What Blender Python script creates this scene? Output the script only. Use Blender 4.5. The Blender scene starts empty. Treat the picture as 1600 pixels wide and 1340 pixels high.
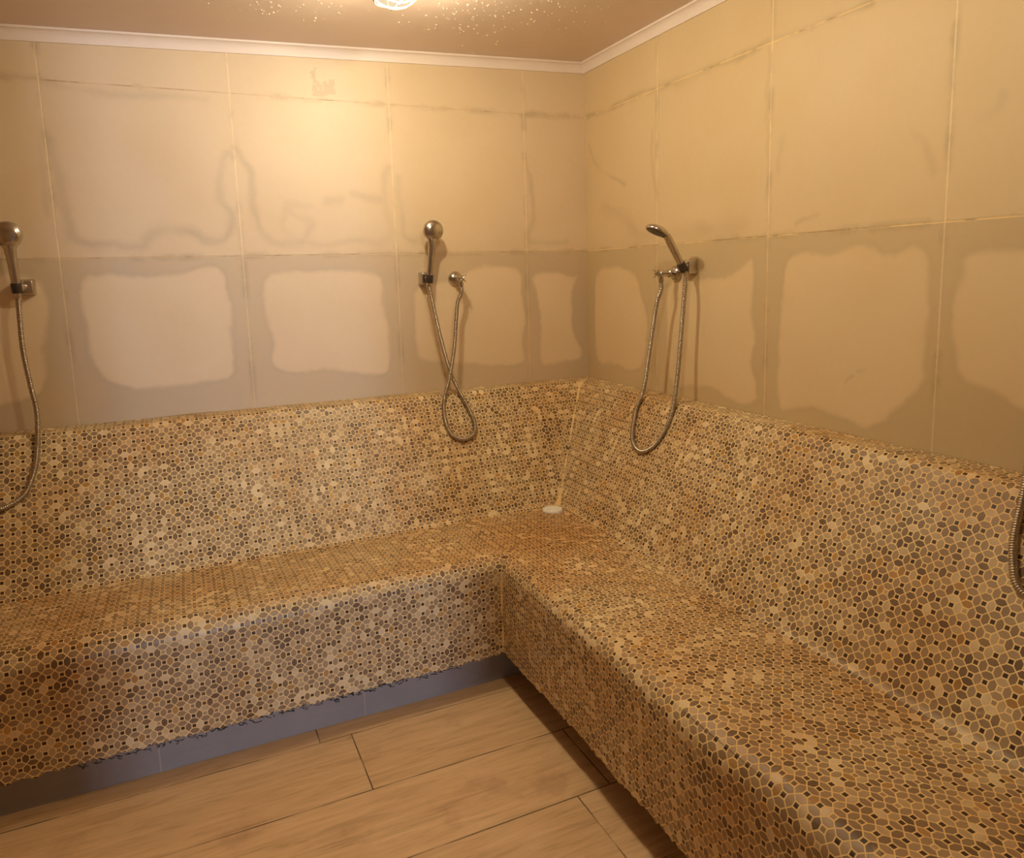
import bpy, bmesh, math, random
import numpy as np
from mathutils import Vector, Matrix, noise

# ------------------------------------------------------------------ camera, world, lights
scene = bpy.context.scene
C = scene.collection
random.seed(7)
rng = np.random.default_rng(7)

CAM = Vector((-1.756, -2.988, 1.400)); F_PX = 1140.95
yaw, pitch, roll = (math.radians(v) for v in (-24.431, -8.507, -1.639))
fwd = Vector((-math.sin(yaw)*math.cos(pitch), math.cos(yaw)*math.cos(pitch), math.sin(pitch)))
rt0 = Vector((math.cos(yaw), math.sin(yaw), 0)); up0 = rt0.cross(fwd)
rt = math.cos(roll)*rt0 + math.sin(roll)*up0
up = -math.sin(roll)*rt0 + math.cos(roll)*up0
cd = bpy.data.cameras.new('camera'); cam = bpy.data.objects.new('camera', cd); C.objects.link(cam)
M = Matrix((rt, up, -fwd)).transposed().to_4x4(); M.translation = CAM
cam.matrix_world = M
cd.sensor_fit = 'HORIZONTAL'; cd.sensor_width = 36.0; cd.lens = F_PX/1600*36.0
cd.shift_y = -70/1600          # the photo's optical centre sits above the frame's centre
cd.clip_start = 0.02
scene.camera = cam

w = bpy.data.worlds.new('world'); scene.world = w; w.use_nodes = True
w.node_tree.nodes['Background'].inputs[0].default_value = (.62, .74, 1.0, 1)
w.node_tree.nodes['Background'].inputs[1].default_value = 0.12

scene.view_settings.view_transform = 'Standard'; scene.view_settings.look = 'None'
scene.view_settings.gamma = 1; scene.view_settings.use_curve_mapping = False
scene.view_settings.exposure = -0.12

LAMP1 = (-1.08, -.765); LAMP2 = (-1.00, -1.75)
LAMP_POWER = (39, 33); LAMP_COLOR = (1.0, .85, .57)
# daylight from a window at the far end of the corridor, falling through the glazed door behind the camera
ld = bpy.data.lights.new('doorway_daylight', 'AREA'); ld.shape = 'RECTANGLE'; ld.size = .5; ld.size_y = .9
ld.energy = 400; ld.color = (.68, .78, 1.0)
lo = bpy.data.objects.new('doorway_daylight', ld); C.objects.link(lo)
lo.location = (-1.48, -12.0, 1.15); lo.rotation_euler = (math.radians(90), 0, 0)   # faces +y, into the room

# room measures (metres; the wall corner is the origin, the floor is z = 0)
XL, YF = -3.6, -4.2
def ceil_z(x): return 2.322 + .034*x
# ------------------------------------------------------------------ helpers
def link_mesh(name, verts, faces, mat, parent=None, uv=None, smooth=True, attrs=None):
    me = bpy.data.meshes.new(name)
    me.from_pydata([tuple(v) for v in verts], [], [tuple(f) for f in faces])
    if uv is not None:
        l = me.uv_layers.new(name='UVMap')
        vi = np.empty(len(me.loops), dtype=np.int32); me.loops.foreach_get('vertex_index', vi)
        l.data.foreach_set('uv', np.asarray(uv, dtype=np.float32)[vi].ravel())
    if attrs:
        for k, a in attrs.items():
            at = me.attributes.new(k, 'FLOAT', 'POINT'); at.data.foreach_set('value', np.asarray(a, dtype=np.float32))
    if smooth: me.polygons.foreach_set('use_smooth', [True]*len(me.polygons))
    me.materials.append(mat); me.update()
    o = bpy.data.objects.new(name, me); C.objects.link(o)
    if parent: o.parent = parent
    return o
def tag(o, label=None, cat=None, group=None, kind=None):
    for k, v in (('label', label), ('category', cat), ('group', group), ('kind', kind)):
        if v: o[k] = v
    return o
def empty(name, loc, label, cat, group=None):
    o = bpy.data.objects.new(name, None); C.objects.link(o); o.location = loc; o.empty_display_size = .05
    return tag(o, label, cat, group)
class MB:                                                # collects shapes given in world space
    def __init__(s): s.v = []; s.f = []
    def add(s, v, f):
        n = len(s.v); s.v += [Vector(p) for p in v]; s.f += [tuple(i+n for i in q) for q in f]
    def box(s, a, b, bev=0):
        bm = bmesh.new(); bmesh.ops.create_cube(bm, size=1)
        a = Vector(a); b = Vector(b); c = (a+b)/2; d = b-a
        for v in bm.verts: v.co = Vector((v.co.x*d.x+c.x, v.co.y*d.y+c.y, v.co.z*d.z+c.z))
        if bev: bmesh.ops.bevel(bm, geom=bm.edges[:], offset=bev, segments=3, profile=.5, affect='EDGES')
        s.bm(bm)
    def bm(s, bm, mat=None):
        bm.verts.index_update()
        s.add([(mat @ v.co if mat else v.co.copy()) for v in bm.verts], [[v.index for v in f.verts] for f in bm.faces]); bm.free()
    def lathe(s, o, axis, prof, n=32):                   # prof: (distance along axis, radius)
        o = Vector(o); ax = Vector(axis).normalized(); a, b = perp(ax)
        v = []; f = []
        for h, r in prof:
            for k in range(n):
                t = 2*math.pi*k/n; v.append(o+ax*h+(a*math.cos(t)+b*math.sin(t))*max(r, 1e-5))
        m = len(prof)
        for i in range(m-1):
            for k in range(n):
                k2 = (k+1) % n; f.append((i*n+k, i*n+k2, (i+1)*n+k2, (i+1)*n+k))
        f.append(tuple(reversed(range(n)))); f.append(tuple(range((m-1)*n, m*n)))
        s.add(v, f)
    def tube(s, pts, rad, n=10, closed=False):
        P = [Vector(p) for p in pts]; m = len(P); v = []; f = []
        R = rad if hasattr(rad, '__len__') else [rad]*m
        T = []
        for i in range(m):
            if closed: t = P[(i+1) % m]-P[i-1]
            else: t = P[min(i+1, m-1)]-P[max(i-1, 0)]
            T.append(t.normalized())
        a, _ = perp(T[0])
        for i in range(m):
            a = (a-T[i]*a.dot(T[i])).normalized(); b = T[i].cross(a)
            for k in range(n):
                t = 2*math.pi*k/n; v.append(P[i]+(a*math.cos(t)+b*math.sin(t))*R[i])
        for i in range(m if closed else m-1):
            j = (i+1) % m
            for k in range(n):
                k2 = (k+1) % n; f.append((i*n+k, i*n+k2, j*n+k2, j*n+k))
        if not closed: f.append(tuple(reversed(range(n)))); f.append(tuple(range((m-1)*n, m*n)))
        s.add(v, f)
    def build(s, name, mat, parent=None, smooth=True, angle=40):
        inv = Vector(parent_loc(parent)) if parent else Vector()
        o = link_mesh(name, [p-inv for p in s.v], s.f, mat, parent, smooth=smooth)
        if smooth:
            o.data.set_sharp_from_angle(angle=math.radians(angle))
        return o
def parent_loc(p):
    l = Vector(p.location)
    while p.parent: p = p.parent; l += Vector(p.location)
    return l
def perp(ax):
    a = Vector((0, 0, 1)) if abs(ax.z) < .9 else Vector((1, 0, 0))
    a = (a-ax*a.dot(ax)).normalized(); return a, ax.cross(a)
def catmull(pts, step):
    P = [Vector(p) for p in pts]; P = [2*P[0]-P[1]]+P+[2*P[-1]-P[-2]]; out = []
    for i in range(1, len(P)-2):
        a, b, c, d = P[i-1:i+3]
        for k in range(24):
            t = k/24
            out.append(.5*((2*b)+(c-a)*t+(2*a-5*b+4*c-d)*t*t+(3*b-a-3*c+d)*t**3))
    out.append(P[-2])
    L = [0]
    for i in range(1, len(out)): L.append(L[-1]+(out[i]-out[i-1]).length)
    n = max(2, int(L[-1]/step)); res = []; j = 0
    for k in range(n+1):
        s = L[-1]*k/n
        while j < len(L)-2 and L[j+1] < s: j += 1
        u = (s-L[j])/max(1e-9, L[j+1]-L[j]); res.append(out[j].lerp(out[j+1], min(1, max(0, u))))
    return res

# ------------------------------------------------------------------ node helpers
class NT:
    def __init__(s, name):
        s.m = bpy.data.materials.new(name); s.m.use_nodes = True; s.t = s.m.node_tree
        s.b = s.t.nodes['Principled BSDF']; s.out = s.t.nodes['Material Output']
    def n(s, typ, **kw):
        q = s.t.nodes.new(typ)
        for k, v in kw.items(): setattr(q, k, v)
        return q
    def set(s, inp, v):
        if isinstance(v, bpy.types.NodeSocket): s.t.links.new(v, inp)
        else:
            try: inp.default_value = v
            except Exception: inp.default_value = (*v, 1)
    def math(s, op, a, b=None, c=None, clamp=False):
        q = s.n('ShaderNodeMath', operation=op, use_clamp=clamp); s.set(q.inputs[0], a)
        if b is not None: s.set(q.inputs[1], b)
        if c is not None: s.set(q.inputs[2], c)
        return q.outputs[0]
    def add(s, a, b): return s.math('ADD', a, b)
    def sub(s, a, b): return s.math('SUBTRACT', a, b)
    def mul(s, a, b): return s.math('MULTIPLY', a, b)
    def abs(s, a): return s.math('ABSOLUTE', a)
    def mn(s, a, b): return s.math('MINIMUM', a, b)
    def mx(s, a, b): return s.math('MAXIMUM', a, b)
    def step(s, v, a, b, lo=0., hi=1.):
        q = s.n('ShaderNodeMapRange', interpolation_type='SMOOTHSTEP'); s.set(q.inputs['Value'], v)
        for k, x in (('From Min', a), ('From Max', b), ('To Min', lo), ('To Max', hi)): s.set(q.inputs[k], x)
        return q.outputs[0]
    def mix(s, f, a, b, blend='MIX'):
        q = s.n('ShaderNodeMix', data_type='RGBA', blend_type=blend); s.set(q.inputs[0], f)
        s.set(q.inputs[6], a if isinstance(a, bpy.types.NodeSocket) else (*a[:3], 1))
        s.set(q.inputs[7], b if isinstance(b, bpy.types.NodeSocket) else (*b[:3], 1)); return q.outputs[2]
    def noise(s, vec, scale, detail=3, rough=.5, dist=0):
        q = s.n('ShaderNodeTexNoise'); s.set(q.inputs['Vector'], vec); q.inputs['Scale'].default_value = scale
        q.inputs['Detail'].default_value = detail; q.inputs['Roughness'].default_value = rough
        q.inputs['Distortion'].default_value = dist; return q.outputs['Fac']
    def ramp(s, f, stops, interp='LINEAR'):
        q = s.n('ShaderNodeValToRGB'); q.color_ramp.interpolation = interp; e = q.color_ramp.elements
        while len(e) < len(stops): e.new(.5)
        for k, (p, c) in enumerate(stops): e[k].position = p; e[k].color = (*c, 1)
        s.set(q.inputs[0], f); return q.outputs[0]
    def geo(s): return s.n('ShaderNodeNewGeometry').outputs['Position']
    def obj(s): return s.n('ShaderNodeTexCoord').outputs['Object']
    def sep(s, v):
        q = s.n('ShaderNodeSeparateXYZ'); s.set(q.inputs[0], v); return q.outputs
    def comb(s, x, y, z=0.):
        q = s.n('ShaderNodeCombineXYZ'); s.set(q.inputs[0], x); s.set(q.inputs[1], y); s.set(q.inputs[2], z); return q.outputs[0]
    def bump(s, h, strength=.3, dist=.001):
        q = s.n('ShaderNodeBump'); q.inputs['Strength'].default_value = strength; q.inputs['Distance'].default_value = dist
        s.set(q.inputs['Height'], h); s.t.links.new(q.outputs[0], s.b.inputs['Normal'])
    def attr(s, name): return s.n('ShaderNodeAttribute', attribute_name=name).outputs['Fac']
    def base(s, c): s.set(s.b.inputs['Base Color'], c if isinstance(c, bpy.types.NodeSocket) else (*c, 1))
    def rough(s, r): s.set(s.b.inputs['Roughness'], r)
def lin(r, g, b):
    f = lambda c: ((c/255+.055)/1.055)**2.4 if c/255 > .04045 else c/255/12.92
    return (f(r), f(g), f(b))
def simple(name, col, rough=.5, metal=0., nscale=30, namt=.06):
    m = NT(name); f = m.noise(m.obj(), nscale, 3)
    m.base(m.mix(f, [c*(1-namt) for c in col], [min(1, c*(1+namt)) for c in col]))
    m.rough(rough); m.b.inputs['Metallic'].default_value = metal
    return m.m

# ------------------------------------------------------------------ materials
P = .0302                                                # pitch of the mosaic
def mosaic_material():
    m = NT('pebble_mosaic')
    uv = m.n('ShaderNodeTexCoord').outputs['UV']
    x, y, _ = m.sep(uv)
    pos = m.geo()
    # hand-laid unevenness
    wob = m.noise(pos, 9, 2); wob2 = m.noise(pos, 7, 2, dist=.3)
    u = m.add(m.math('DIVIDE', x, P), m.mul(m.sub(wob, .5), .25)); v = m.add(m.math('DIVIDE', y, P), m.mul(m.sub(wob2, .5), .25))
    fl = lambda a: m.math('FLOOR', a); fr = lambda a: m.math('FRACT', a)
    a = m.abs(m.sub(fr(u), .5)); b = m.abs(m.sub(fr(m.add(v, .5)), .5))     # offsets from the upright lens
    a2 = m.sub(.5, a); b2 = m.sub(.5, b)                                    # offsets from the lying lens
    dA = m.sub(.5, m.add(a, b)); isA = m.math('GREATER_THAN', dA, 0.)
    s = .205
    hA = m.sub(m.sub(.5-s, a), m.mul(.30, m.mul(b, b)))
    hB = m.sub(m.sub(.5-s, b2), m.mul(.30, m.mul(a2, a2)))
    h = m.add(m.mul(isA, hA), m.mul(m.sub(1., isA), hB))
    e = m.mn(m.mul(m.abs(dA), .7071), h)
    jit = m.mul(m.sub(m.noise(pos, 160, 2), .5), .03)
    e = m.add(e, jit)
    lens = m.step(e, .031, .052)
    sq = m.step(m.add(m.sub(s, m.mx(a2, b)), jit), .040, .060)
    idA = m.comb(fl(u), fl(m.add(v, .5)), 0.); idB = m.comb(fl(m.add(u, .5)), fl(v), 7.)
    q = m.n('ShaderNodeMix', data_type='VECTOR'); m.set(q.inputs[0], isA); m.set(q.inputs[4], idB); m.set(q.inputs[5], idA); idl = q.outputs[1]
    wn = m.n('ShaderNodeTexWhiteNoise', noise_dimensions='3D'); m.set(wn.inputs[0], idl)
    r1 = wn.outputs['Value']; r2, r3, r4 = m.sep(wn.outputs['Color'])
    # groups of pale stones lie together
    clus = m.noise(pos, 6.5, 2, .6)
    r1b = m.math('ADD', r1, m.mul(m.sub(clus, .5), .7), clamp=True)
    lenscol = m.ramp(r1b, [(0., lin(*COL['dark'])), (.10, lin(*COL['brown'])), (.30, lin(*COL['taupe'])), (.72, lin(*COL['taupe2'])),
                          (.90, lin(*COL['sand'])), (.98, lin(*COL['cream']))])
    ochre = m.math('GREATER_THAN', r3, .95)
    lenscol = m.mix(m.mul(ochre, .6), lenscol, lin(*COL['ochre']))
    # stone grain
    gr = m.noise(m.comb(m.mul(x, 1.), m.mul(y, 1.), m.mul(r2, 5.)), 420, 3, .65, dist=.8)
    lenscol = m.mix(.35, lenscol, m.mix(gr, (.35, .35, .35), (.72, .72, .72)), 'OVERLAY')
    idS = m.comb(fl(m.add(u, .5)), fl(m.add(v, .5)), 3.)
    ws = m.n('ShaderNodeTexWhiteNoise', noise_dimensions='3D'); m.set(ws.inputs[0], idS)
    sqcol = m.ramp(ws.outputs['Value'], [(0., lin(*COL['sq1'])), (.7, lin(*COL['sq2'])), (.88, lin(*COL['brown'])), (.97, lin(*COL['sand']))], 'LINEAR')
    # grout, with patches smeared over the stones and a seam along the inner corner
    gn = m.noise(pos, 60, 3); grout = m.mix(gn, lin(*COL['grout1']), lin(*COL['grout2']))
    smear = m.step(m.noise(pos, 17, 3, .6), .66, .76)
    seam = m.step(m.add(m.attr('seam'), m.add(m.mul(m.sub(m.noise(pos, 25, 2), .5), .02), m.mul(m.sub(m.noise(pos, 5, 2), .5), .05))), .010, .005)
    cover = m.mx(m.mul(smear, .35), m.mul(seam, m.mul(.9, m.step(m.noise(pos, 13, 3), .36, .56))))
    lens = m.mul(lens, m.sub(1., cover)); sq = m.mul(sq, m.sub(1., cover))
    col = m.mix(lens, grout, lenscol); col = m.mix(sq, col, sqcol)
    # yellow-brown water staining in broad patches
    st = m.step(m.noise(pos, 2.2, 3, .55), .42, .66)
    col = m.mix(m.mul(st, .45), col, lin(*COL['stain']), 'MULTIPLY')
    # body wear and limescale-brown dirt worked into the seat
    col = m.mix(m.mul(m.attr('wear'), m.step(m.noise(pos, 3, 3), .3, .7, .05, .45)), col, lin(218, 176, 122), 'MULTIPLY')
    m.base(col)
    m.rough(m.math('ADD', .62, m.mul(m.mx(lens, sq), -.22)))
    m.bump(m.add(m.mx(lens, sq), m.mul(gr, .25)), .5, .0012)
    m.b.inputs['Specular IOR Level'].default_value = .4
    return m.m
COL = dict(dark=(112, 90, 70), brown=(138, 114, 88), taupe=(158, 134, 106), taupe2=(172, 148, 118), sand=(196, 172, 136), cream=(222, 202, 166),
           ochre=(186, 140, 70), sq1=(54, 36, 26), sq2=(82, 58, 42), grout1=(238, 208, 146), grout2=(250, 226, 170), stain=(232, 196, 138))
mosaic = mosaic_material()

HG = dict(x=lin(214, 184, 146), y=lin(240, 208, 150))
def wall_material(name, axis, u0, uper, zl, col_dry, col_damp, tint):
    m = NT(name); pos = m.geo(); sx, sy, sz = m.sep(pos)
    U = sx if axis == 'x' else sy
    du = m.mul(m.abs(m.sub(m.math('FRACT', m.add(m.math('DIVIDE', m.sub(U, u0), uper), 100.5)), .5)), uper)   # distance to upright joint
    dz = m.mn(m.abs(m.sub(sz, zl[0])), m.abs(m.sub(sz, zl[1])))
    j = m.mul(m.sub(m.noise(pos, 60, 2), .5), .0016)
    gv = m.step(m.add(du, j), .0030, .0016); gh = m.step(m.add(dz, j), .0030, .0014)
    damp = m.attr('damp'); tide = m.attr('tide')
    nz = m.noise(pos, 2.5, 3)
    col = m.mix(damp, col_dry, col_damp)
    col = m.mix(m.mul(m.math('ABSOLUTE', m.sub(nz, .5)), 1.2), col, tint)
    fine = m.noise(pos, 45, 4, .6); col = m.mix(.10, col, m.mix(fine, (.3, .3, .3), (.7, .7, .7)), 'OVERLAY')
    col = m.mix(m.mul(tide, .42), col, lin(120, 100, 78))
    # mould in the joints
    mould = m.step(m.noise(pos, 9, 4, .6), .46, .66)
    gcol_v = m.mix(m.mul(mould, .35), lin(244, 220, 176), lin(150, 122, 88))
    gcol_h = m.mix(m.mul(mould, .8), HG[axis], lin(140, 110, 76))
    halo = m.mul(m.step(m.mn(du, dz), .022, .002), m.mul(m.step(m.noise(pos, 7, 4, .6), .46, .66), .25))
    col = m.mix(halo, col, lin(118, 98, 74))
    col = m.mix(m.mul(gh, .7), col, gcol_h); col = m.mix(m.mul(gv, m.sub(.72, m.mul(damp, .35))), col, gcol_v)
    m.base(col)
    m.rough(m.add(.42, m.mul(fine, .16)))
    m.b.inputs['Specular IOR Level'].default_value = .4
    m.bump(m.sub(1., m.mx(gv, gh)), .35, .0012)
    return m.m
ZJ = (1.500, 2.091)
wall_back_mat = wall_material('back_wall_tile', 'x', -.307, .6, ZJ, lin(224, 202, 170), lin(196, 176, 148), lin(214, 182, 134))
wall_right_mat = wall_material('right_wall_tile', 'y', -.552, .6, ZJ, lin(220, 196, 156), lin(194, 172, 134), lin(210, 178, 124))
plain_wall = wall_material('side_wall_tile', 'x', -.307, .6, ZJ, lin(216, 188, 148), lin(200, 174, 140), lin(206, 170, 120))
chrome = NT('worn_chrome'); chrome.b.inputs['Metallic'].default_value = 1
chrome.base(chrome.mix(chrome.noise(chrome.obj(), 40, 3), lin(178, 170, 160), lin(216, 210, 202))); chrome.rough(chrome.add(.10, chrome.mul(chrome.noise(chrome.obj(), 90, 3), .18)))
chrome = chrome.m
hose_mat = simple('steel_hose', lin(186, 176, 162), .28, 1., 60, .08)
dark_plastic = simple('dark_plastic', lin(58, 48, 42), .35)
white_plastic = simple('white_plastic', lin(236, 232, 224), .45, 0, 25, .03)
cornice_mat = simple('white_cornice', lin(236, 222, 214), .55, 0, 8, .05)
seal_mat = simple('dark_gap_line', lin(96, 74, 52), .8)
black_mesh = simple('black_backing_mesh', lin(34, 30, 30), .7)
# stain outlines on the two walls, in metres: (along the wall, height)
DRY_BACK = [
 [(-2.058,1.437),(-1.972,1.448),(-1.902,1.437),(-1.799,1.43),(-1.69,1.446),(-1.621,1.473),(-1.583,1.453),(-1.573,1.381),(-1.558,1.283),(-1.577,1.187),(-1.569,1.112),(-1.571,1.062),(-1.6,1.035),(-1.726,1.026),(-1.803,1.023),(-1.879,1.018),(-1.96,1.04),(-2.009,1.063),(-2.026,1.099),(-2.048,1.124),(-2.048,1.182),(-2.054,1.284)],
 [(-1.435,1.43),(-1.346,1.438),(-1.172,1.444),(-0.99,1.429),(-0.966,1.387),(-0.977,1.282),(-0.943,1.201),(-0.963,1.135),(-0.953,1.013),(-1.028,1.0),(-1.12,1.021),(-1.249,1.042),(-1.35,1.034),(-1.416,1.063),(-1.433,1.097),(-1.418,1.177),(-1.433,1.228),(-1.449,1.303)],
 [(-0.841,1.367),(-0.686,1.379),(-0.602,1.417),(-0.551,1.441),(-0.429,1.444),(-0.335,1.425),(-0.335,1.311),(-0.319,1.195),(-0.344,1.11),(-0.324,1.035),(-0.348,0.999),(-0.459,0.996),(-0.582,1.011),(-0.702,1.026),(-0.803,1.042),(-0.838,1.072),(-0.845,1.168),(-0.839,1.276)],
 [(-0.288,1.403),(-0.153,1.41),(-0.078,1.386),(-0.034,1.391),(-0.079,1.331),(-0.081,1.243),(-0.089,1.154),(-0.058,1.096),(-0.026,1.037),(-0.04,0.992),(-0.111,0.998),(-0.213,0.977),(-0.256,0.997),(-0.254,1.097),(-0.24,1.162),(-0.256,1.25),(-0.272,1.338)],
 [(-2.528,1.454),(-2.249,1.457),(-2.195,1.441),(-2.159,1.389),(-2.152,1.312),(-2.17,1.246),(-2.187,1.191),(-2.178,1.1),(-2.22,1.024),(-2.373,0.995),(-2.581,1.016)],
]
DRY_RIGHT = [
 [(-0.074,1.416),(-0.226,1.424),(-0.357,1.411),(-0.427,1.37),(-0.444,1.291),(-0.478,1.233),(-0.495,1.175),(-0.47,1.094),(-0.461,1.012),(-0.353,0.97),(-0.259,0.998),(-0.064,0.973),(-0.07,1.219)],
 [(-0.626,1.396),(-0.795,1.373),(-0.874,1.363),(-0.99,1.381),(-1.057,1.427),(-1.09,1.439),(-1.099,1.343),(-1.082,1.24),(-1.117,1.167),(-1.08,1.088),(-1.13,0.969),(-1.084,0.934),(-0.972,0.937),(-0.912,0.97),(-0.801,0.966),(-0.628,0.933),(-0.609,1.177)],
 [(-1.231,1.456),(-1.395,1.429),(-1.444,1.447),(-1.473,1.457),(-1.538,1.45),(-1.601,1.422),(-1.633,1.442),(-1.681,1.447),(-1.714,1.421),(-1.726,1.343),(-1.721,1.236),(-1.716,1.134),(-1.73,1.098),(-1.673,1.031),(-1.608,0.966),(-1.546,0.935),(-1.477,0.952),(-1.395,0.968),(-1.307,0.963),(-1.237,0.939),(-1.206,0.962),(-1.207,1.118),(-1.213,1.299)],
 [(-1.809,1.431),(-2.004,1.426),(-2.16,1.419),(-2.188,1.078),(-2.032,1.052),(-1.972,1.055),(-1.906,1.092),(-1.851,1.099),(-1.815,1.116),(-1.8,1.17),(-1.784,1.253),(-1.784,1.309),(-1.802,1.364)],
]
SCRAPE_BACK = [
 [(-1.211,2.195),(-1.186,2.207),(-1.194,2.169),(-1.17,2.157),(-1.116,2.161),(-1.119,2.113),(-1.166,2.105),(-1.208,2.102),(-1.211,2.125),(-1.2,2.15)],
]
TIDE_BACK = [
 (0.55,0.016,[(-2.105,1.914),(-2.094,1.852),(-2.078,1.773),(-2.073,1.685),(-2.066,1.612),(-2.063,1.571),(-2.014,1.55),(-1.932,1.554),(-1.903,1.537),(-1.849,1.536),(-1.823,1.57),(-1.765,1.6),(-1.678,1.587),(-1.639,1.56),(-1.572,1.564),(-1.536,1.648),(-1.572,1.718),(-1.559,1.822),(-1.53,1.875),(-1.511,1.858)]),
 (0.55,0.015,[(-1.499,1.893),(-1.456,1.799),(-1.455,1.693),(-1.436,1.604),(-1.383,1.549),(-1.283,1.549)]),
 (0.35,0.014,[(-1.283,1.549),(-1.241,1.622),(-1.304,1.65),(-1.327,1.695),(-1.246,1.687)]),
 (0.35,0.014,[(-1.329,1.677),(-1.352,1.604),(-1.301,1.558),(-1.191,1.539),(-1.056,1.556),(-0.967,1.546),(-0.919,1.594),(-0.94,1.671),(-0.944,1.786),(-0.926,1.843)]),
 (0.5,0.02,[(-1.18,1.708),(-1.123,1.718)]),
 (0.5,0.02,[(-1.074,1.74),(-1.002,1.723),(-0.958,1.714)]),
 (0.35,0.013,[(-0.883,1.806),(-0.875,1.653),(-0.874,1.575),(-0.824,1.545)]),
 (0.45,0.013,[(-0.308,1.914),(-0.281,1.802),(-0.267,1.657),(-0.3,1.573),(-0.264,1.541),(-0.105,1.54)]),
 (0.5,0.012,[(-0.308,2.088),(-0.238,2.094),(-0.167,2.092),(-0.094,2.099)]),
 (0.3,0.012,[(-2.101,2.085),(-2.012,2.072),(-1.854,2.056),(-1.716,2.066),(-1.588,2.067)]),
 (0.4,0.01,[(-2.127,1.874),(-2.129,1.756),(-2.13,1.676),(-2.127,1.644)]),
 (0.4,0.01,[(-2.214,2.099),(-2.179,2.098),(-2.107,2.096)]),
]
TIDE_RIGHT = [
 (0.6,0.01,[(-0.023,2.096),(-0.211,2.087),(-0.38,2.101),(-0.551,2.094),(-0.69,2.086),(-0.846,2.091),(-0.973,2.085),(-1.077,2.088),(-1.15,2.097),(-1.219,2.093),(-1.305,2.091),(-1.385,2.093),(-1.46,2.092),(-1.514,2.092)]),
 (0.45,0.02,[(-0.569,2.095),(-0.738,2.084),(-0.846,2.086)]),
 (0.45,0.009,[(-1.139,2.079),(-1.136,1.971),(-1.139,1.852),(-1.146,1.714),(-1.146,1.627)]),
 (0.4,0.009,[(-0.515,1.94),(-0.519,1.801),(-0.552,1.668)]),
 (0.5,0.008,[(-0.032,1.966),(-0.103,1.871),(-0.206,1.809),(-0.326,1.765)]),
 (0.35,0.012,[(-1.201,1.79),(-1.189,1.699)]),
 (0.35,0.012,[(-1.653,1.727),(-1.69,1.7),(-1.717,1.628)]),
 (0.5,0.008,[(-1.748,1.936),(-1.752,1.827),(-1.749,1.749),(-1.753,1.629)]),
 (0.35,0.014,[(-1.817,1.723),(-1.855,1.741),(-1.872,1.768)]),
 (0.6,0.006,[(-1.268,1.53),(-1.295,1.54),(-1.354,1.552)]),
 (0.3,0.03,[(-0.158,1.683),(-0.335,1.621),(-0.476,1.543),(-1.041,1.546)]),
 (0.5,0.005,[(-1.477,1.064),(-1.496,1.083)]),
 (0.45,0.005,[(-1.514,1.097),(-1.533,1.105)]),
]
# ------------------------------------------------------------------ the room shell
def vnoise(X, Y, s, seed):                               # smooth value noise on arrays
    g = np.random.default_rng(seed).random((256, 256))
    x = X*s+50; y = Y*s+50; xi = np.floor(x).astype(int); yi = np.floor(y).astype(int)
    fx = x-xi; fy = y-yi; fx = fx*fx*(3-2*fx); fy = fy*fy*(3-2*fy)
    G = lambda i, j: g[i % 256, j % 256]
    return (G(xi, yi)*(1-fx)+G(xi+1, yi)*fx)*(1-fy)+(G(xi, yi+1)*(1-fx)+G(xi+1, yi+1)*fx)*fy-.5
def seg_dist(X, Y, a, b):
    ax, ay = a; bx, by = b; dx, dy = bx-ax, by-ay; L = dx*dx+dy*dy+1e-12
    t = np.clip(((X-ax)*dx+(Y-ay)*dy)/L, 0, 1); return np.hypot(X-ax-t*dx, Y-ay-t*dy)
def poly_sdf(X, Y, poly):                                # negative inside
    d = np.full(X.shape, 9.); ins = np.zeros(X.shape, bool); n = len(poly)
    for i in range(n):
        a, b = poly[i], poly[(i+1) % n]; d = np.minimum(d, seg_dist(X, Y, a, b))
        c = ((a[1] > Y) != (b[1] > Y)) & (X < (b[0]-a[0])*(Y-a[1])/((b[1]-a[1]) or 1e-9)+a[0]); ins ^= c
    return np.where(ins, -d, d)
def smooth_poly(p):
    for _ in range(2):
        q = []
        for i in range(len(p)):
            a, b = p[i], p[(i+1) % len(p)]
            q += [(.75*a[0]+.25*b[0], .75*a[1]+.25*b[1]), (.25*a[0]+.75*b[0], .25*a[1]+.75*b[1])]
        p = q
    return p
def sm(x, a, b):
    t = np.clip((x-a)/(b-a), 0, 1); return t*t*(3-2*t)
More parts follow.
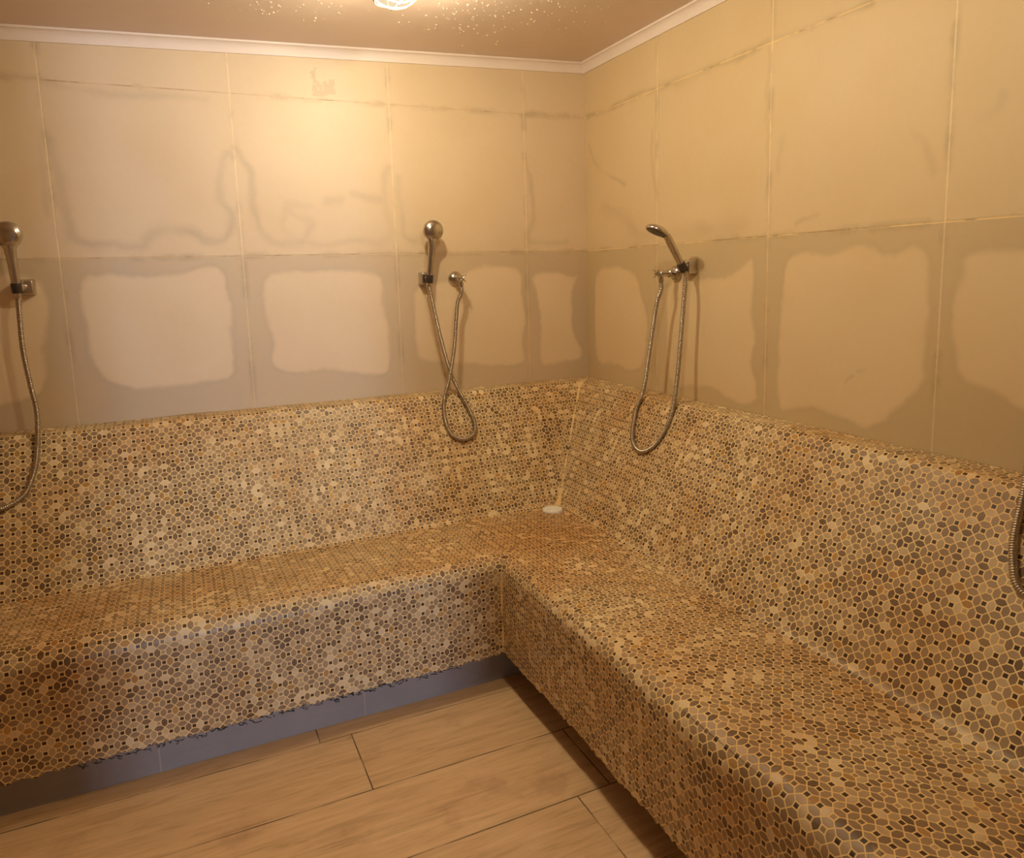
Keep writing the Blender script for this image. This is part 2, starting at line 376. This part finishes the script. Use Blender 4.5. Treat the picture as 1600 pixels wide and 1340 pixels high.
def stained_wall(name, mat, side, far, dry, tide, scrape=()):
    lo = -2.75 if side == 'x' else -2.35
    us = np.concatenate([np.linspace(far, lo, 12)[:-1], np.arange(lo, 0, .0055), [0.]])
    zs = np.concatenate([[0, .4, .8], np.arange(.84, 2.36, .0055)])
    U, Z = np.meshgrid(us, zs)
    Zc = np.minimum(Z, ceil_z(U) if side == 'x' else ceil_z(0*U))
    Uw = U+.010*vnoise(U, Z, 22, 1)+.006*vnoise(U, Z, 60, 2); Zw = Z+.010*vnoise(U, Z, 22, 3)+.006*vnoise(U, Z, 60, 4)
    s = np.full(U.shape, 9.)
    for p in dry: s = np.minimum(s, poly_sdf(Uw, Zw, smooth_poly(p)))
    low = Z < 1.5
    edge = .006+.010*np.clip(vnoise(U, Z, 5, 9)+.5, 0, 1)
    damp = sm(s, -edge, edge)*low+(~low)*(.18+.5*np.clip(vnoise(U, Z, 2.2, 5)+vnoise(U, Z, 5, 6)*.5, 0, .6))
    damp = damp*(.86+.3*vnoise(U, Z, 3, 7))
    t = np.exp(-(s/.010)**2)*low*.25
    for st, wd, pl in tide:
        d = np.full(U.shape, 9.)
        pl2 = [(p.x, p.y) for p in catmull([(a, b, 0) for a, b in pl], .02)]
        u0, u1 = min(p[0] for p in pl2)-.08, max(p[0] for p in pl2)+.08
        for a, b in zip(pl2[:-1], pl2[1:]): 
            d = np.minimum(d, seg_dist(Uw, Zw, a, b))
        t = np.maximum(t, st*np.exp(-(d/(wd*(1+.8*vnoise(U, Z, 16, 8))))**2)*(.75+.9*vnoise(U, Z, 12, 11)))
    for p in scrape:
        t = np.maximum(t, .55*(poly_sdf(Uw, Zw, p) < .002)*(vnoise(U, Z, 120, 12) > -.28))
    V = np.stack([U, 0*U, Zc], -1) if side == 'x' else np.stack([0*U, U, Zc], -1)
    r, c = U.shape; idx = np.arange(r*c).reshape(r, c)
    q = np.stack([idx[:-1, :-1], idx[:-1, 1:], idx[1:, 1:], idx[1:, :-1]], -1).reshape(-1, 4)
    if side == 'y': q = q[:, ::-1]
    o = link_mesh(name, V.reshape(-1, 3), q, mat, smooth=False, attrs=dict(damp=damp.ravel(), tide=np.clip(t, 0, 1).ravel()))
    o['kind'] = 'structure'; return o
stained_wall('wall_back', wall_back_mat, 'x', XL, DRY_BACK, TIDE_BACK, SCRAPE_BACK)
stained_wall('wall_right', wall_right_mat, 'y', YF, DRY_RIGHT, TIDE_RIGHT)

def struct(name, mb, mat, **k):
    o = mb.build(name, mat, None, **k); o['kind'] = 'structure'; return o
b = MB(); b.box((XL-.05, YF, 0), (XL, 0, 2.4)); struct('wall_left', b, plain_wall, smooth=False)
b = MB(); dx0, dx1, dz = -1.90, -1.08, 2.02              # front wall with a door opening
b.box((XL, YF-.05, 0), (dx0, YF, 2.4)); b.box((dx1, YF-.05, 0), (0, YF, 2.4)); b.box((dx0, YF-.05, dz), (dx1, YF, 2.4))
struct('wall_front', b, plain_wall, smooth=False)

# ceiling: taut glossy panel, sloping slightly down to the left
m = NT('taut_ceiling'); pos = m.geo()
m.base(m.mix(m.noise(pos, 3, 3), lin(218, 198, 184), lin(230, 210, 196))); m.rough(m.add(.30, m.mul(m.noise(pos, 20, 3), .2)))
b = MB(); b.add([(XL-.05, YF-.05, ceil_z(XL-.05)), (.02, YF-.05, ceil_z(.02)), (.02, .02, ceil_z(.02)), (XL-.05, .02, ceil_z(XL-.05)),
                 (XL-.05, YF-.05, 2.45), (.02, YF-.05, 2.45), (.02, .02, 2.45), (XL-.05, .02, 2.45)],
                [(0, 3, 2, 1), (4, 5, 6, 7), (0, 1, 5, 4), (1, 2, 6, 5), (2, 3, 7, 6), (3, 0, 4, 7)])
struct('ceiling', b, m.m, smooth=False)

# cornice: a small white cove with a step
prof = [(0, -.040), (.006, -.040), (.008, -.034), (.012, -.022), (.020, -.012), (.030, -.007), (.034, -.006), (.036, 0), (0, 0)]
def cornice(name, a, bpt, inward, mit0, mit1):
    mb = MB(); a = Vector(a); bpt = Vector(bpt); inw = Vector(inward); d = (bpt-a).normalized(); v = []
    for p, mt in ((a, mit0), (bpt, mit1)):
        for o_, h in prof:
            q = p+inw*o_+d*(o_*mt); v.append(Vector((q.x, q.y, ceil_z(q.x)+h)))
    n = len(prof); f = [(i, (i+1) % n, n+(i+1) % n, n+i) for i in range(n)]+[tuple(range(n)), tuple(reversed(range(n, 2*n)))]
    mb.add(v, f); return struct(name, mb, cornice_mat, angle=35)
cornice('trim_1', (XL, 0, 0), (0, 0, 0), (0, -1, 0), 1, -1)
cornice('trim_2', (0, 0, 0), (0, YF, 0), (-1, 0, 0), 1, -1)
cornice('trim_3', (0, YF, 0), (XL, YF, 0), (0, 1, 0), 1, -1)
cornice('trim_4', (XL, YF, 0), (XL, 0, 0), (1, 0, 0), 1, -1)

# floor: wood-look porcelain planks
m = NT('plank_tile_floor'); pos = m.geo(); x, y, _ = m.sep(pos)
row = m.math('DIVIDE', m.add(y, .864), .277); ri = m.math('FLOOR', row); rf = m.math('FRACT', row)
off = m.add(m.mul(ri, .096), m.mul(m.mul(ri, m.add(ri, 1.)), .35))
xo = m.math('DIVIDE', m.add(m.add(x, 1.471), off), 1.2)      # joints every 1.2 m, staggered
dxj = m.mul(m.mn(m.math('FRACT', xo), m.sub(1., m.math('FRACT', xo))), 1.2); dyj = m.mul(m.mn(rf, m.sub(1., rf)), .277)
jj = m.step(m.mn(dxj, dyj), .0026, .0012)
wn = m.n('ShaderNodeTexWhiteNoise', noise_dimensions='2D'); m.set(wn.inputs[0], m.comb(m.math('FLOOR', xo), ri))
gv = m.comb(m.mul(x, 3.2), m.mul(y, 30.), m.mul(wn.outputs['Value'], 9.))
g1 = m.noise(gv, 1.6, 5, .6, .6); g2 = m.noise(gv, 9, 3, .6)
col = m.ramp(g1, [(.25, lin(184, 148, 110)), (.45, lin(214, 178, 134)), (.6, lin(224, 188, 144)), (.8, lin(234, 202, 160))])
col = m.mix(.25, col, m.mix(g2, (.3, .3, .3), (.7, .7, .7)), 'OVERLAY')
col = m.mix(m.mul(wn.outputs['Value'], .15), col, lin(150, 112, 84))
col = m.mix(m.mul(m.step(m.noise(pos, 5, 4, .6), .56, .72), .35), col, lin(156, 112, 88))
col = m.mix(m.mul(jj, m.step(m.noise(pos, 6, 3), .35, .6, .2, .9)), col, lin(52, 40, 32))
m.base(col); m.rough(m.add(.38, m.mul(g2, .2))); m.bump(m.sub(m.mul(g2, .2), jj), .3, .001)
b = MB(); b.box((XL, YF-.05, -.05), (0, 0, 0)); struct('floor', b, m.m, smooth=False)

# glazed door behind the camera
fr_mat = simple('door_frame_aluminium', lin(190, 188, 184), .4, .6)
m = NT('door_glass'); m.b.inputs['Transmission Weight'].default_value = 1; m.base((.93, .96, .97)); m.rough(.02); m.b.inputs['IOR'].default_value = 1.1
tr = m.n('ShaderNodeBsdfTransparent'); mx = m.n('ShaderNodeMixShader'); mx.inputs[0].default_value = .12
m.t.links.new(tr.outputs[0], mx.inputs[1]); m.t.links.new(m.b.outputs[0], mx.inputs[2]); m.t.links.new(mx.outputs[0], m.out.inputs[0]); glass = m.m
b = MB(); t = .05
b.box((dx0, YF-.05, 0), (dx0+t, YF+.01, dz)); b.box((dx1-t, YF-.05, 0), (dx1, YF+.01, dz)); b.box((dx0+t, YF-.05, dz-t), (dx1-t, YF+.01, dz))
d = struct('door_1', b, fr_mat, smooth=False)
b = MB(); b.box((dx0+t+.004, YF-.03, .012), (dx1-t-.004, YF-.022, dz-t-.004)); b.build('glass_pane', glass, d, smooth=False)
b = MB(); b.tube(catmull([(dx0+.14, YF-.02, .85), (dx0+.14, YF+.045, .87), (dx0+.14, YF+.045, 1.2), (dx0+.14, YF-.02, 1.22)], .02), .009); b.build('door_handle', chrome, d)

# ------------------------------------------------------------------ the corner bench
# profile: (distance from the wall, height); arc() rounds a corner
def arc(p0, p1, p2, r, n=8):
    a = Vector(p0)-Vector(p1); c = Vector(p2)-Vector(p1); a.normalize(); c.normalize()
    th = a.angle(c)/2; dlen = r/math.tan(th); s_ = Vector(p1)+a*dlen; e_ = Vector(p1)+c*dlen; cen = Vector(p1)+(a+c).normalized()*(r/math.sin(th))
    out = []
    for k in range(n+1):
        q = s_.lerp(e_, k/n)-cen; out.append(tuple(cen+q.normalized()*r))
    return out
WALL_TOP = (.0015, .912); LEDGE = (.094, .908); CREASE = (.372, .437); NOSE = (.840, .462); HEM = (.835, .118)
def refine(pts, st):
    out = [pts[0]]
    for a, b_ in zip(pts[:-1], pts[1:]):
        L = math.dist(a, b_); n = max(1, int(L/st))
        out += [(a[0]+(b_[0]-a[0])*k/n, a[1]+(b_[1]-a[1])*k/n) for k in range(1, n+1)]
    return out
a1 = arc(WALL_TOP, LEDGE, CREASE, .030); a2 = arc(LEDGE, CREASE, NOSE, .045); a3 = arc(CREASE, NOSE, HEM, .052)
full = [WALL_TOP]+a1+a2+a3+[HEM]
cut1 = 1+len(a1)+4; cut2 = 1+len(a1)+len(a2)+4
slices = {'backrest': full[:cut1+1], 'seat': full[cut1:cut2+1], 'apron': full[cut2:]}
def arclen(pt_list): 
    L = [0]
    for a, b_ in zip(pt_list[:-1], pt_list[1:]): L.append(L[-1]+math.dist(a, b_))
    return L
def wobble(p):                                           # the tiler's hand: the same lump on both sides of the mitre
    n1 = noise.noise(p*3.1); n2 = noise.noise(p*9+Vector((5, 3, 1)))
    return .007*n1+.0022*n2
def bench_strip(name, pts, v0, run, parent, hem=False, y_end=None):
    pr = refine(pts, .016); L = arclen(pr); end = XL+.003 if run == 'x' else YF+.9
    n = int((abs(end))/.016); verts = []; uv = []; seam = []
    for i, (dist, z) in enumerate(pr):
        for k in range(n+1):
            t = k/n; u = end+(-dist-end)*t
            p = Vector((u, -dist, z)) if run == 'x' else Vector((-dist, u, z))
            wv = wobble(p)
            a_, c_ = pr[max(i-1, 0)], pr[min(i+1, len(pr)-1)]
            nx, nz = (a_[1]-c_[1]), (c_[0]-a_[0]); ln = math.hypot(nx, nz); nx /= ln; nz /= ln
            if dist > .012:
                # mitre vertices slide on the mitre plane so the two runs stay joined
                sgn = Vector((0, -1, 0)) if run == 'x' else Vector((-1, 0, 0))
                oth = Vector((-1, 0, 0)) if run == 'x' else Vector((0, -1, 0))
                m_ = max(0, 1-(-dist-u)/.04) if True else 0
                p = p+sgn*(nx*wv)+oth*(nx*wv*m_)+Vector((0, 0, nz*wv))
            if hem and i == len(pr)-1:
                uu = u/P
                p.z += .004*math.cos(2*math.pi*uu)*(1 if random.random() > .2 else -.5)+random.uniform(-.003, .003)+.006*noise.noise(Vector((u*3, 1, 0)))
            verts.append(p); uv.append((u, -(v0+L[i]))); seam.append((-dist-u))
    f = []; w_ = n+1
    for i in range(len(pr)-1):
        for k in range(n):
            q = (i*w_+k, i*w_+k+1, (i+1)*w_+k+1, (i+1)*w_+k)
            f.append(q if run == 'y' else q[::-1])
    sv = seam if name != 'seat' else [1.]*len(seam)
    inv = Vector(parent.location)
    return link_mesh(name, [v-inv for v in verts], f, mosaic, parent, uv=uv, attrs={'seam': sv, 'wear': [float(name == 'seat')]*len(sv)})
bench = empty('tiled_corner_bench', (-.4, -.4, 0), 'L-shaped built-in corner bench covered in brown and cream pebble mosaic', 'bench')
v0 = 0
for nm in ('backrest', 'seat', 'apron'):
    for run in ('x', 'y'):
        bench_strip(nm, slices[nm], v0, run, bench, hem=(nm == 'apron'))
    v0 += arclen(slices[nm])[-1]
# underside and grey plinth tiles set back below the apron
m = NT('grey_plinth_tile'); pos = m.geo(); x, y, z = m.sep(pos)
n1 = m.noise(pos, 5, 4, .6); n2 = m.noise(m.comb(m.mul(x, 4.), m.mul(y, 4.), m.mul(z, 30.)), 3, 4, .6)
jx = m.step(m.mul(m.abs(m.sub(m.math('FRACT', m.add(m.math('DIVIDE', m.add(x, 1.312), .6), 20.5)), .5)), .6), .0028, .0014)
col = m.mix(n1, lin(142, 136, 136), lin(170, 162, 160)); col = m.mix(m.mul(n2, .25), col, lin(96, 90, 88))
col = m.mix(m.mul(jx, .5), col, lin(190, 176, 160)); m.base(col); m.rough(.5); plinth_mat = m.m
plaster = simple('rough_render_underside', lin(120, 100, 80), .9)
YE = YF+.9
b = MB(); b.box((XL+.003, -.79, .0005), (-.72, -.74, .126)); b.build('plinth', plinth_mat, bench, smooth=False)
b = MB(); b.box((-.72, YE, 0), (-.67, -.74, .126)); b.build('plinth', plinth_mat, bench, smooth=False)
b = MB(); b.box((XL+.003, -.828, .126), (-.60, -.60, .14)); b.box((-.828, YE, .126), (-.60, -.60, .14)); b.build('underside', plaster, bench, smooth=False)
# end cap of the right-hand run
b = MB(); ring = [(-d_, YE, z_) for d_, z_ in full]+[(-.83, YE, .126), (-.68, YE, .126), (-.68, YE, .001), (-.003, YE, .001)]
b.add(ring, [tuple(range(len(ring)))]); b.build('end_panel', plinth_mat, bench, smooth=False)
# frayed black backing mesh of the mosaic sheets showing at the hem
b = MB(); x = -2.12
while x < -1.02:
    x += random.uniform(.006, .016)
    if noise.noise(Vector((x*7, 0, 3))) < -.32: continue
    z0 = .116+.006*noise.noise(Vector((x*3, 1, 0))); pts = [Vector((x, -.8375, z0+random.uniform(-.003, .004)))]
    for k in range(random.randint(2, 4)):
        pts.append(pts[-1]+Vector((random.uniform(-.008, .014), random.uniform(-.0025, .001), random.uniform(-.007, .005))))
    for p in pts: p.y = min(p.y, -.837); p.z = max(p.z, .104)
    b.tube(catmull(pts, .003), random.uniform(.0007, .0016), 5)
b.build('frayed_backing_mesh', black_mesh, bench)['label'] = 'frayed black backing mesh'
# fine cement line where the ledge meets the wall
# ------------------------------------------------------------------ vent cap in the corner of the seat
cap = empty('vent_cap', (-.425, -.425, .444), 'round white plastic cap set in the mosaic seat at the room corner', 'cap')
c0 = Vector(cap.location)
b = MB(); b.lathe(c0, (0, 0, 1), [(-.01, .041), (.002, .041), (.005, .039), (.0065, .035), (.0065, .001)], 40); b.build('rim', white_plastic, cap)
b = MB(); b.lathe(c0, (0, 0, 1), [(.0062, .030), (.0088, .029), (.0100, .024), (.0104, .001)], 40); b.build('disc', white_plastic, cap)

# ------------------------------------------------------------------ showers
def spoon(A, Hd, N, p0, L, HL):                          # handset: handle along A, head along Hd, spray side N
    """returns meshes for the handle, the domed head shell and the spray plate"""
    A = A.normalized(); Hd = Hd.normalized(); S = A.cross(N).normalized()
    hd = MB(); rings = []
    pts = [p0+A*(L*t) for t in (0, .05, .12, .3, .55, .8)]
    wd = [.0080, .0112, .0122, .0134, .0144, .0156]
    hb = p0+A*L
    bend = [(hb, .0185, .0130), (hb+Hd*.012, .025, .0115)]
    seq = [(p, w_, w_*.92) for p, w_ in zip(pts, wd)]+[bend[0], bend[1]]
    n = 20; v = []; f = []
    for i, (p, a_, t_) in enumerate(seq):
        T = A if i < 6 else ((A+Hd).normalized() if i == 6 else Hd)
        NN = (T.cross(S)).normalized()
        for k in range(n):
            an = 2*math.pi*k/n; v.append(p+S*math.cos(an)*a_+NN*math.sin(an)*t_)
    for i in range(len(seq)-1):
        for k in range(n): f.append((i*n+k, i*n+(k+1) % n, (i+1)*n+(k+1) % n, (i+1)*n+k))
    f.append(tuple(range(n))); f.append(tuple(range((len(seq)-1)*n, len(seq)*n))); hd.add(v, f)
    NH = Hd.cross(S).normalized()
    if NH.dot(N) < 0: NH = -NH
    hc = hb+Hd*HL
    head = MB(); head.lathe(hc, NH, [(-.0165, .004), (-.0160, .016), (-.0135, .028), (-.0085, .0375), (-.002, .0425), (.004, .0432), (.0065, .0418), (.007, .038)], 48)
    plate = MB(); plate.lathe(hc, NH, [(.0045, .0385), (.0085, .0375), (.0098, .030), (.0100, .002)], 40)
    noz = MB()
    for r, c in ((.010, 6), (.019, 12), (.028, 18)):
        for k in range(c):
            an = 2*math.pi*k/c; q = hc+NH*.0095+(S*math.cos(an)+Hd*math.sin(an))*r
            noz.lathe(q, NH, [(0, .0017), (.0016, .0014), (.0022, .0006)], 8)
    return hd, head, plate, noz, hc
def hose_mesh(path):
    pts = catmull(path, .0011)
    R = [.0082+.0013*math.sin(2*math.pi*i*.0011/.0058) for i in range(len(pts))]
    b = MB(); b.tube(pts, R, 10); return b
def shower(wall, s, clamp_out, zc, A, Hd, N, L, hose, valve_s, valve_z, labels, plate_off, cross=True):
    """wall 'B': world = (s, -out, z); wall 'R': world = (-out, s, z)"""
    G = 'hand showers along the walls'
    Wp = (lambda s_, o, z: Vector((s_, -o, z))) if wall == 'B' else (lambda s_, o, z: Vector((-o, s_, z)))
    side = Wp(1, 0, 0); out = Wp(0, 1, 0); upv = Vector((0, 0, 1))
    # bracket
    base = Wp(s+plate_off, 0, zc)
    h = empty('shower_holder', base, labels[1], 'holder')
    b = MB(); bm = bmesh.new(); bmesh.ops.create_cube(bm, size=1)
    for v in bm.verts:
        k = 1-.14*(v.co.y+.5); v.co = Vector((v.co.x*.058*k, (v.co.y+.5)*.042, v.co.z*.056*k))
    bmesh.ops.bevel(bm, geom=bm.edges[:], offset=.006, segments=4, profile=.5, affect='EDGES')
    Mx = Matrix((side, out, upv)).transposed().to_4x4(); Mx.translation = base
    b.bm(bm, Mx); b.build('wall_plate', chrome, h)
    cl = Wp(s, clamp_out, zc); Au = A.normalized()
    b = MB(); b.tube([base+out*.030, base.lerp(cl, .8)+out*.004, cl], [.014, .013, .010], 16)
    b.build('arm', chrome, h)
    b = MB(); b.lathe(cl-Au*.019, Au, [(0, .0132), (.002, .0148), (.032, .0160), (.034, .0155), (.034, .0120), (.0, .0108)], 32)
    b.build('clamp_ring', dark_plastic, h)['label'] = 'dark clamp ring'
    # handset and hose
    p0 = cl-Au*.022
    hd, head, plate, noz, hc = spoon(Au, Hd, N, p0, L, .045)
    t = empty('hand_shower', cl, labels[0], 'shower', G)
    hd.build('handle', chrome, t); ho = head.build('spray_head', chrome, t, angle=60)
    pl = plate.build('spray_plate', dark_plastic, ho); 
    noz.build('nozzle_ring', simple('grey_rubber', lin(150, 146, 140), .6), ho)
    nut = MB(); nut.lathe(p0+Au*.004, -Au, [(0, .0098), (.012, .0104), (.016, .0095), (.024, .0078)], 20); nut.build('hose_nut', chrome, t)
    # valve
    vb = Wp(valve_s, 0, valve_z)
    v = empty('shower_valve', vb, labels[2], 'valve')
    b = MB(); b.lathe(vb, out, [(0, .030), (.004, .031), (.010, .029), (.017, .021), (.020, .015)], 36); b.build('rosette', chrome, v)
    b = MB(); b.lathe(vb, out, [(.018, .0115), (.030, .0125), (.034, .015), (.040, .015), (.043, .0115), (.066, .0115), (.068, .0135), (.080, .0135), (.083, .010), (.090, .008), (.100, .0045), (.106, .0015)], 28)
    b.build('body', chrome, v)
    b = MB()
    for k in range(4):
        an = math.pi/4+k*math.pi/2; q = vb+out*.094; dd = side*math.cos(an)+upv*math.sin(an)
        b.tube([q, q+dd*.010, q+dd*.021+out*.004], [.0032, .0028, .0015], 8)
    b.build('cross_handle', chrome, v)
    b = MB(); b.lathe(vb+out*.074-upv*.008, -upv, [(0, .0085), (.008, .0085), (.010, .0105), (.022, .0105), (.024, .0080), (.030, .0070)], 20); b.build('outlet', chrome, v)
    path = [p0-Au*.012]+[Vector(p) for p in hose]+[vb+out*.074-upv*.060, vb+out*.074-upv*.030]
    hose_mesh(path).build('hose', hose_mat, t, angle=80)
    return t
V3 = Vector
# middle shower on the back wall: handset turned with its domed back to the room
shower('B', -.792, .070, 1.395, V3((.11, -.08, 1)), V3((.12, -.02, 1)), V3((0, 1, 0)), .172,
       [(-.793, -.082, 1.33), (-.778, -.086, 1.24), (-.752, -.088, 1.11), (-.722, -.094, .99), (-.690, -.118, .905), (-.668, -.150, .842),
        (-.657, -.178, .791), (-.672, -.204, .750), (-.722, -.212, .733), (-.768, -.196, .757), (-.780, -.158, .815), (-.766, -.116, .890),
        (-.735, -.112, .985), (-.705, -.100, 1.11), (-.688, -.088, 1.22), (-.676, -.080, 1.29)],
       -.655, 1.391,
       ('chrome hand shower on the back wall, its hose looped in a figure eight',
        'chrome wall holder clamping the middle hand shower of the back wall',
        'chrome tap with cross handle on the back wall, right of the middle hand shower'), .002)
# right wall shower near the corner, handset leaning into the room
shower('R', -.796, .065, 1.411, V3((-.50, .05, .88)), V3((-.89, .06, .42)), V3((-.5, .09, -.87)), .150,
       [(-.062, -.808, 1.33), (-.068, -.800, 1.20), (-.078, -.795, 1.05), (-.098, -.803, .945), (-.118, -.812, .885), (-.154, -.818, .821),
        (-.187, -.798, .762), (-.208, -.748, .728), (-.203, -.688, .738), (-.182, -.644, .779), (-.134, -.601, .858),
        (-.105, -.610, .94), (-.092, -.628, 1.08), (-.083, -.650, 1.22), (-.078, -.665, 1.29)],
       -.680, 1.388,
       ('chrome hand shower on the right wall near the corner, leaning out with slotted face down',
        'square chrome holder with dark clamp on the right wall near the corner',
        'chrome tap on the right wall beside the square shower holder'), .020)
# shower at the left edge of the photo, on the back wall
shower('B', -2.232, .070, 1.405, V3((-.02, -.10, 1)), V3((-.06, -.02, 1)), V3((0, 1, 0)), .150,
       [(-2.232, -.080, 1.32), (-2.235, -.080, 1.20), (-2.226, -.084, 1.08), (-2.216, -.092, .98), (-2.222, -.126, .872), (-2.232, -.166, .801),
        (-2.258, -.203, .738), (-2.297, -.221, .709), (-2.345, -.226, .700), (-2.392, -.205, .735), (-2.415, -.165, .81), (-2.412, -.120, .90), (-2.400, -.092, 1.05), (-2.390, -.080, 1.27)],
       -2.385, 1.391,
       ('dark-backed chrome hand shower at the left edge of the back wall',
        'chrome holder and clamp ring under the left-edge hand shower',
        'chrome tap left of the left-edge hand shower on the back wall'), .018)
# shower on the right wall nearest the camera: only its hose reaches into the frame
shower('R', -2.165, .065, 1.411, V3((-.50, .05, .88)), V3((-.89, .06, .42)), V3((-.5, .09, -.87)), .150,
       [(-.062, -2.172, 1.33), (-.068, -2.176, 1.20), (-.080, -2.182, 1.05), (-.098, -2.190, .945), (-.120, -2.198, .880), (-.160, -2.198, .812),
        (-.196, -2.180, .747), (-.217, -2.145, .716), (-.212, -2.110, .726), (-.196, -2.089, .753), (-.168, -2.068, .798), (-.138, -2.056, .847), (-.110, -2.048, .897),
        (-.095, -2.045, .98), (-.088, -2.046, 1.10), (-.080, -2.048, 1.28)],
       -2.050, 1.388,
       ('hand shower nearest the camera, only its ribbed hose visible at the right edge',
        'chrome holder of the shower nearest the camera on the right wall',
        'chrome tap of the shower nearest the camera on the right wall'), .004)

# ------------------------------------------------------------------ bulkhead lamps
m = NT('lamp_glass'); em = m.n('ShaderNodeEmission'); em.inputs[0].default_value = (1, .84, .58, 1); em.inputs[1].default_value = 1.0
tr = m.n('ShaderNodeBsdfTransparent'); mx = m.n('ShaderNodeMixShader'); mx.inputs[0].default_value = .45
m.t.links.new(tr.outputs[0], mx.inputs[1]); m.t.links.new(em.outputs[0], mx.inputs[2]); m.t.links.new(mx.outputs[0], m.out.inputs[0]); lamp_glass = m.m
cage_mat = simple('white_lamp_enamel', lin(226, 214, 190), .4, .2); wire_mat = simple('dull_cage_wire', lin(150, 138, 118), .5, .5)
bulb_mat = NT('bulb'); bulb_mat.b.inputs['Emission Color'].default_value = (1, .8, .5, 1); bulb_mat.b.inputs['Emission Strength'].default_value = 5; bulb_mat = bulb_mat.m
def stadium(cx, cy, hw, hl, z, n=40):                    # rounded end-capped outline, long axis y
    r = hw*.92; out = []
    for k in range(n):
        t = 2*math.pi*k/n; c, s_ = math.cos(t), math.sin(t)
        out.append(V3((cx+hw*math.copysign(abs(c)**.62, c), cy+hl*math.copysign(abs(s_)**.62, s_), z)))
    return out
def bulkhead(cx, cy, power, label):
    zc = ceil_z(cx); o = empty('bulkhead_lamp', (cx, cy, zc), label, 'lamp', 'bulkhead lamps on the ceiling')
    def loft(levels, name, mat):
        b = MB(); n = 40; v = []
        for hw, hl, z in levels: v += stadium(cx, cy, hw, hl, zc-z, n)
        f = [(i*n+k, i*n+(k+1) % n, (i+1)*n+(k+1) % n, (i+1)*n+k) for i in range(len(levels)-1) for k in range(n)]
        f.append(tuple(range((len(levels)-1)*n, len(levels)*n)))
        if name == 'base': f.append(tuple(reversed(range(n))))
        b.add(v, f); return b.build(name, mat, o)
    loft([(.078, .125, -.004), (.080, .128, .002), (.080, .128, .016), (.074, .122, .020), (.066, .113, .020)], 'base', cage_mat)
    loft([(.066, .113, .018), (.066, .112, .032), (.060, .105, .050), (.046, .088, .064), (.024, .055, .071), (.004, .01, .073)], 'glass_dome', lamp_glass)
    b = MB(); b.tube(stadium(cx, cy, .060, .104, zc-.060), .0026, 8, closed=True)
    b.build('cage_ring', wire_mat, o)
    for q in (-.055, 0, .055):
        b = MB(); b.tube(catmull([(cx-.073, cy+q, zc-.018), (cx-.066, cy+q, zc-.045), (cx-.045, cy+q, zc-.068), (cx, cy+q, zc-.080), (cx+.045, cy+q, zc-.068), (cx+.066, cy+q, zc-.045), (cx+.073, cy+q, zc-.018)], .006), .0026, 8)
        b.build('cage_wire', wire_mat, o)
    b = MB(); b.tube(catmull([(cx, cy-.119, zc-.018), (cx, cy-.105, zc-.055), (cx, cy-.07, zc-.078), (cx, cy, zc-.0855), (cx, cy+.07, zc-.078), (cx, cy+.105, zc-.055), (cx, cy+.119, zc-.018)], .006), .0026, 8)
    b.build('cage_wire', wire_mat, o)
    b = MB(); b.lathe((cx, cy-.06, zc-.035), (0, 1, 0), [(0, .008), (.03, .012), (.05, .022), (.075, .026), (.10, .020), (.112, .002)], 20); bb = b.build('bulb', bulb_mat, o)
    L = bpy.data.lights.new('lamp_light', 'POINT'); L.energy = power; L.color = LAMP_COLOR; L.shadow_soft_size = .035
    lo_ = bpy.data.objects.new('lamp_light', L); C.objects.link(lo_); lo_.parent = o; lo_.location = (0, 0, -.075)
    return o
bulkhead(*LAMP1, LAMP_POWER[0], 'lit caged bulkhead lamp on the ceiling near the back wall, at the top edge')
bulkhead(*LAMP2, LAMP_POWER[1], 'lit caged bulkhead lamp on the ceiling over the middle of the room')

# ------------------------------------------------------------------ condensation on the ceiling
m = NT('water_drops'); m.base(lin(244, 230, 210)); m.rough(.08); m.b.inputs['Specular IOR Level'].default_value = .9
b = MB(); cl = [(-1.32, -.42, .10, 60), (-1.75, -.45, .05, 8), (-.86, -.50, .10, 30), (-.66, -.60, .14, 70), (-.48, -.42, .14, 30), (-.74, -.36, .08, 14), (-.42, -.8, .2, 60), (-1.45, -.6, .10, 14), (-.55, -.28, .14, 14)]
for cx, cy, s_, n in cl:
    for _ in range(n):
        x, y = random.gauss(cx, s_), random.gauss(cy, s_*.7)
        if y > -.06 or x > -.06 or (abs(x-LAMP1[0]) < .09 and abs(y-LAMP1[1]) < .14): continue
        r = random.choice((.0012, .0018, .0022, .0030)); z = ceil_z(x)
        bm = bmesh.new(); bmesh.ops.create_icosphere(bm, subdivisions=1, radius=r)
        for v in bm.verts: v.co.z *= .9; v.co.x *= random.uniform(1, 1.4)
        b.bm(bm, Matrix.Translation((x, y, z)))
o = b.build('condensation_drops', m.m); tag(o, 'scattered water drops hanging on the brown ceiling', 'water drops', kind='stuff')
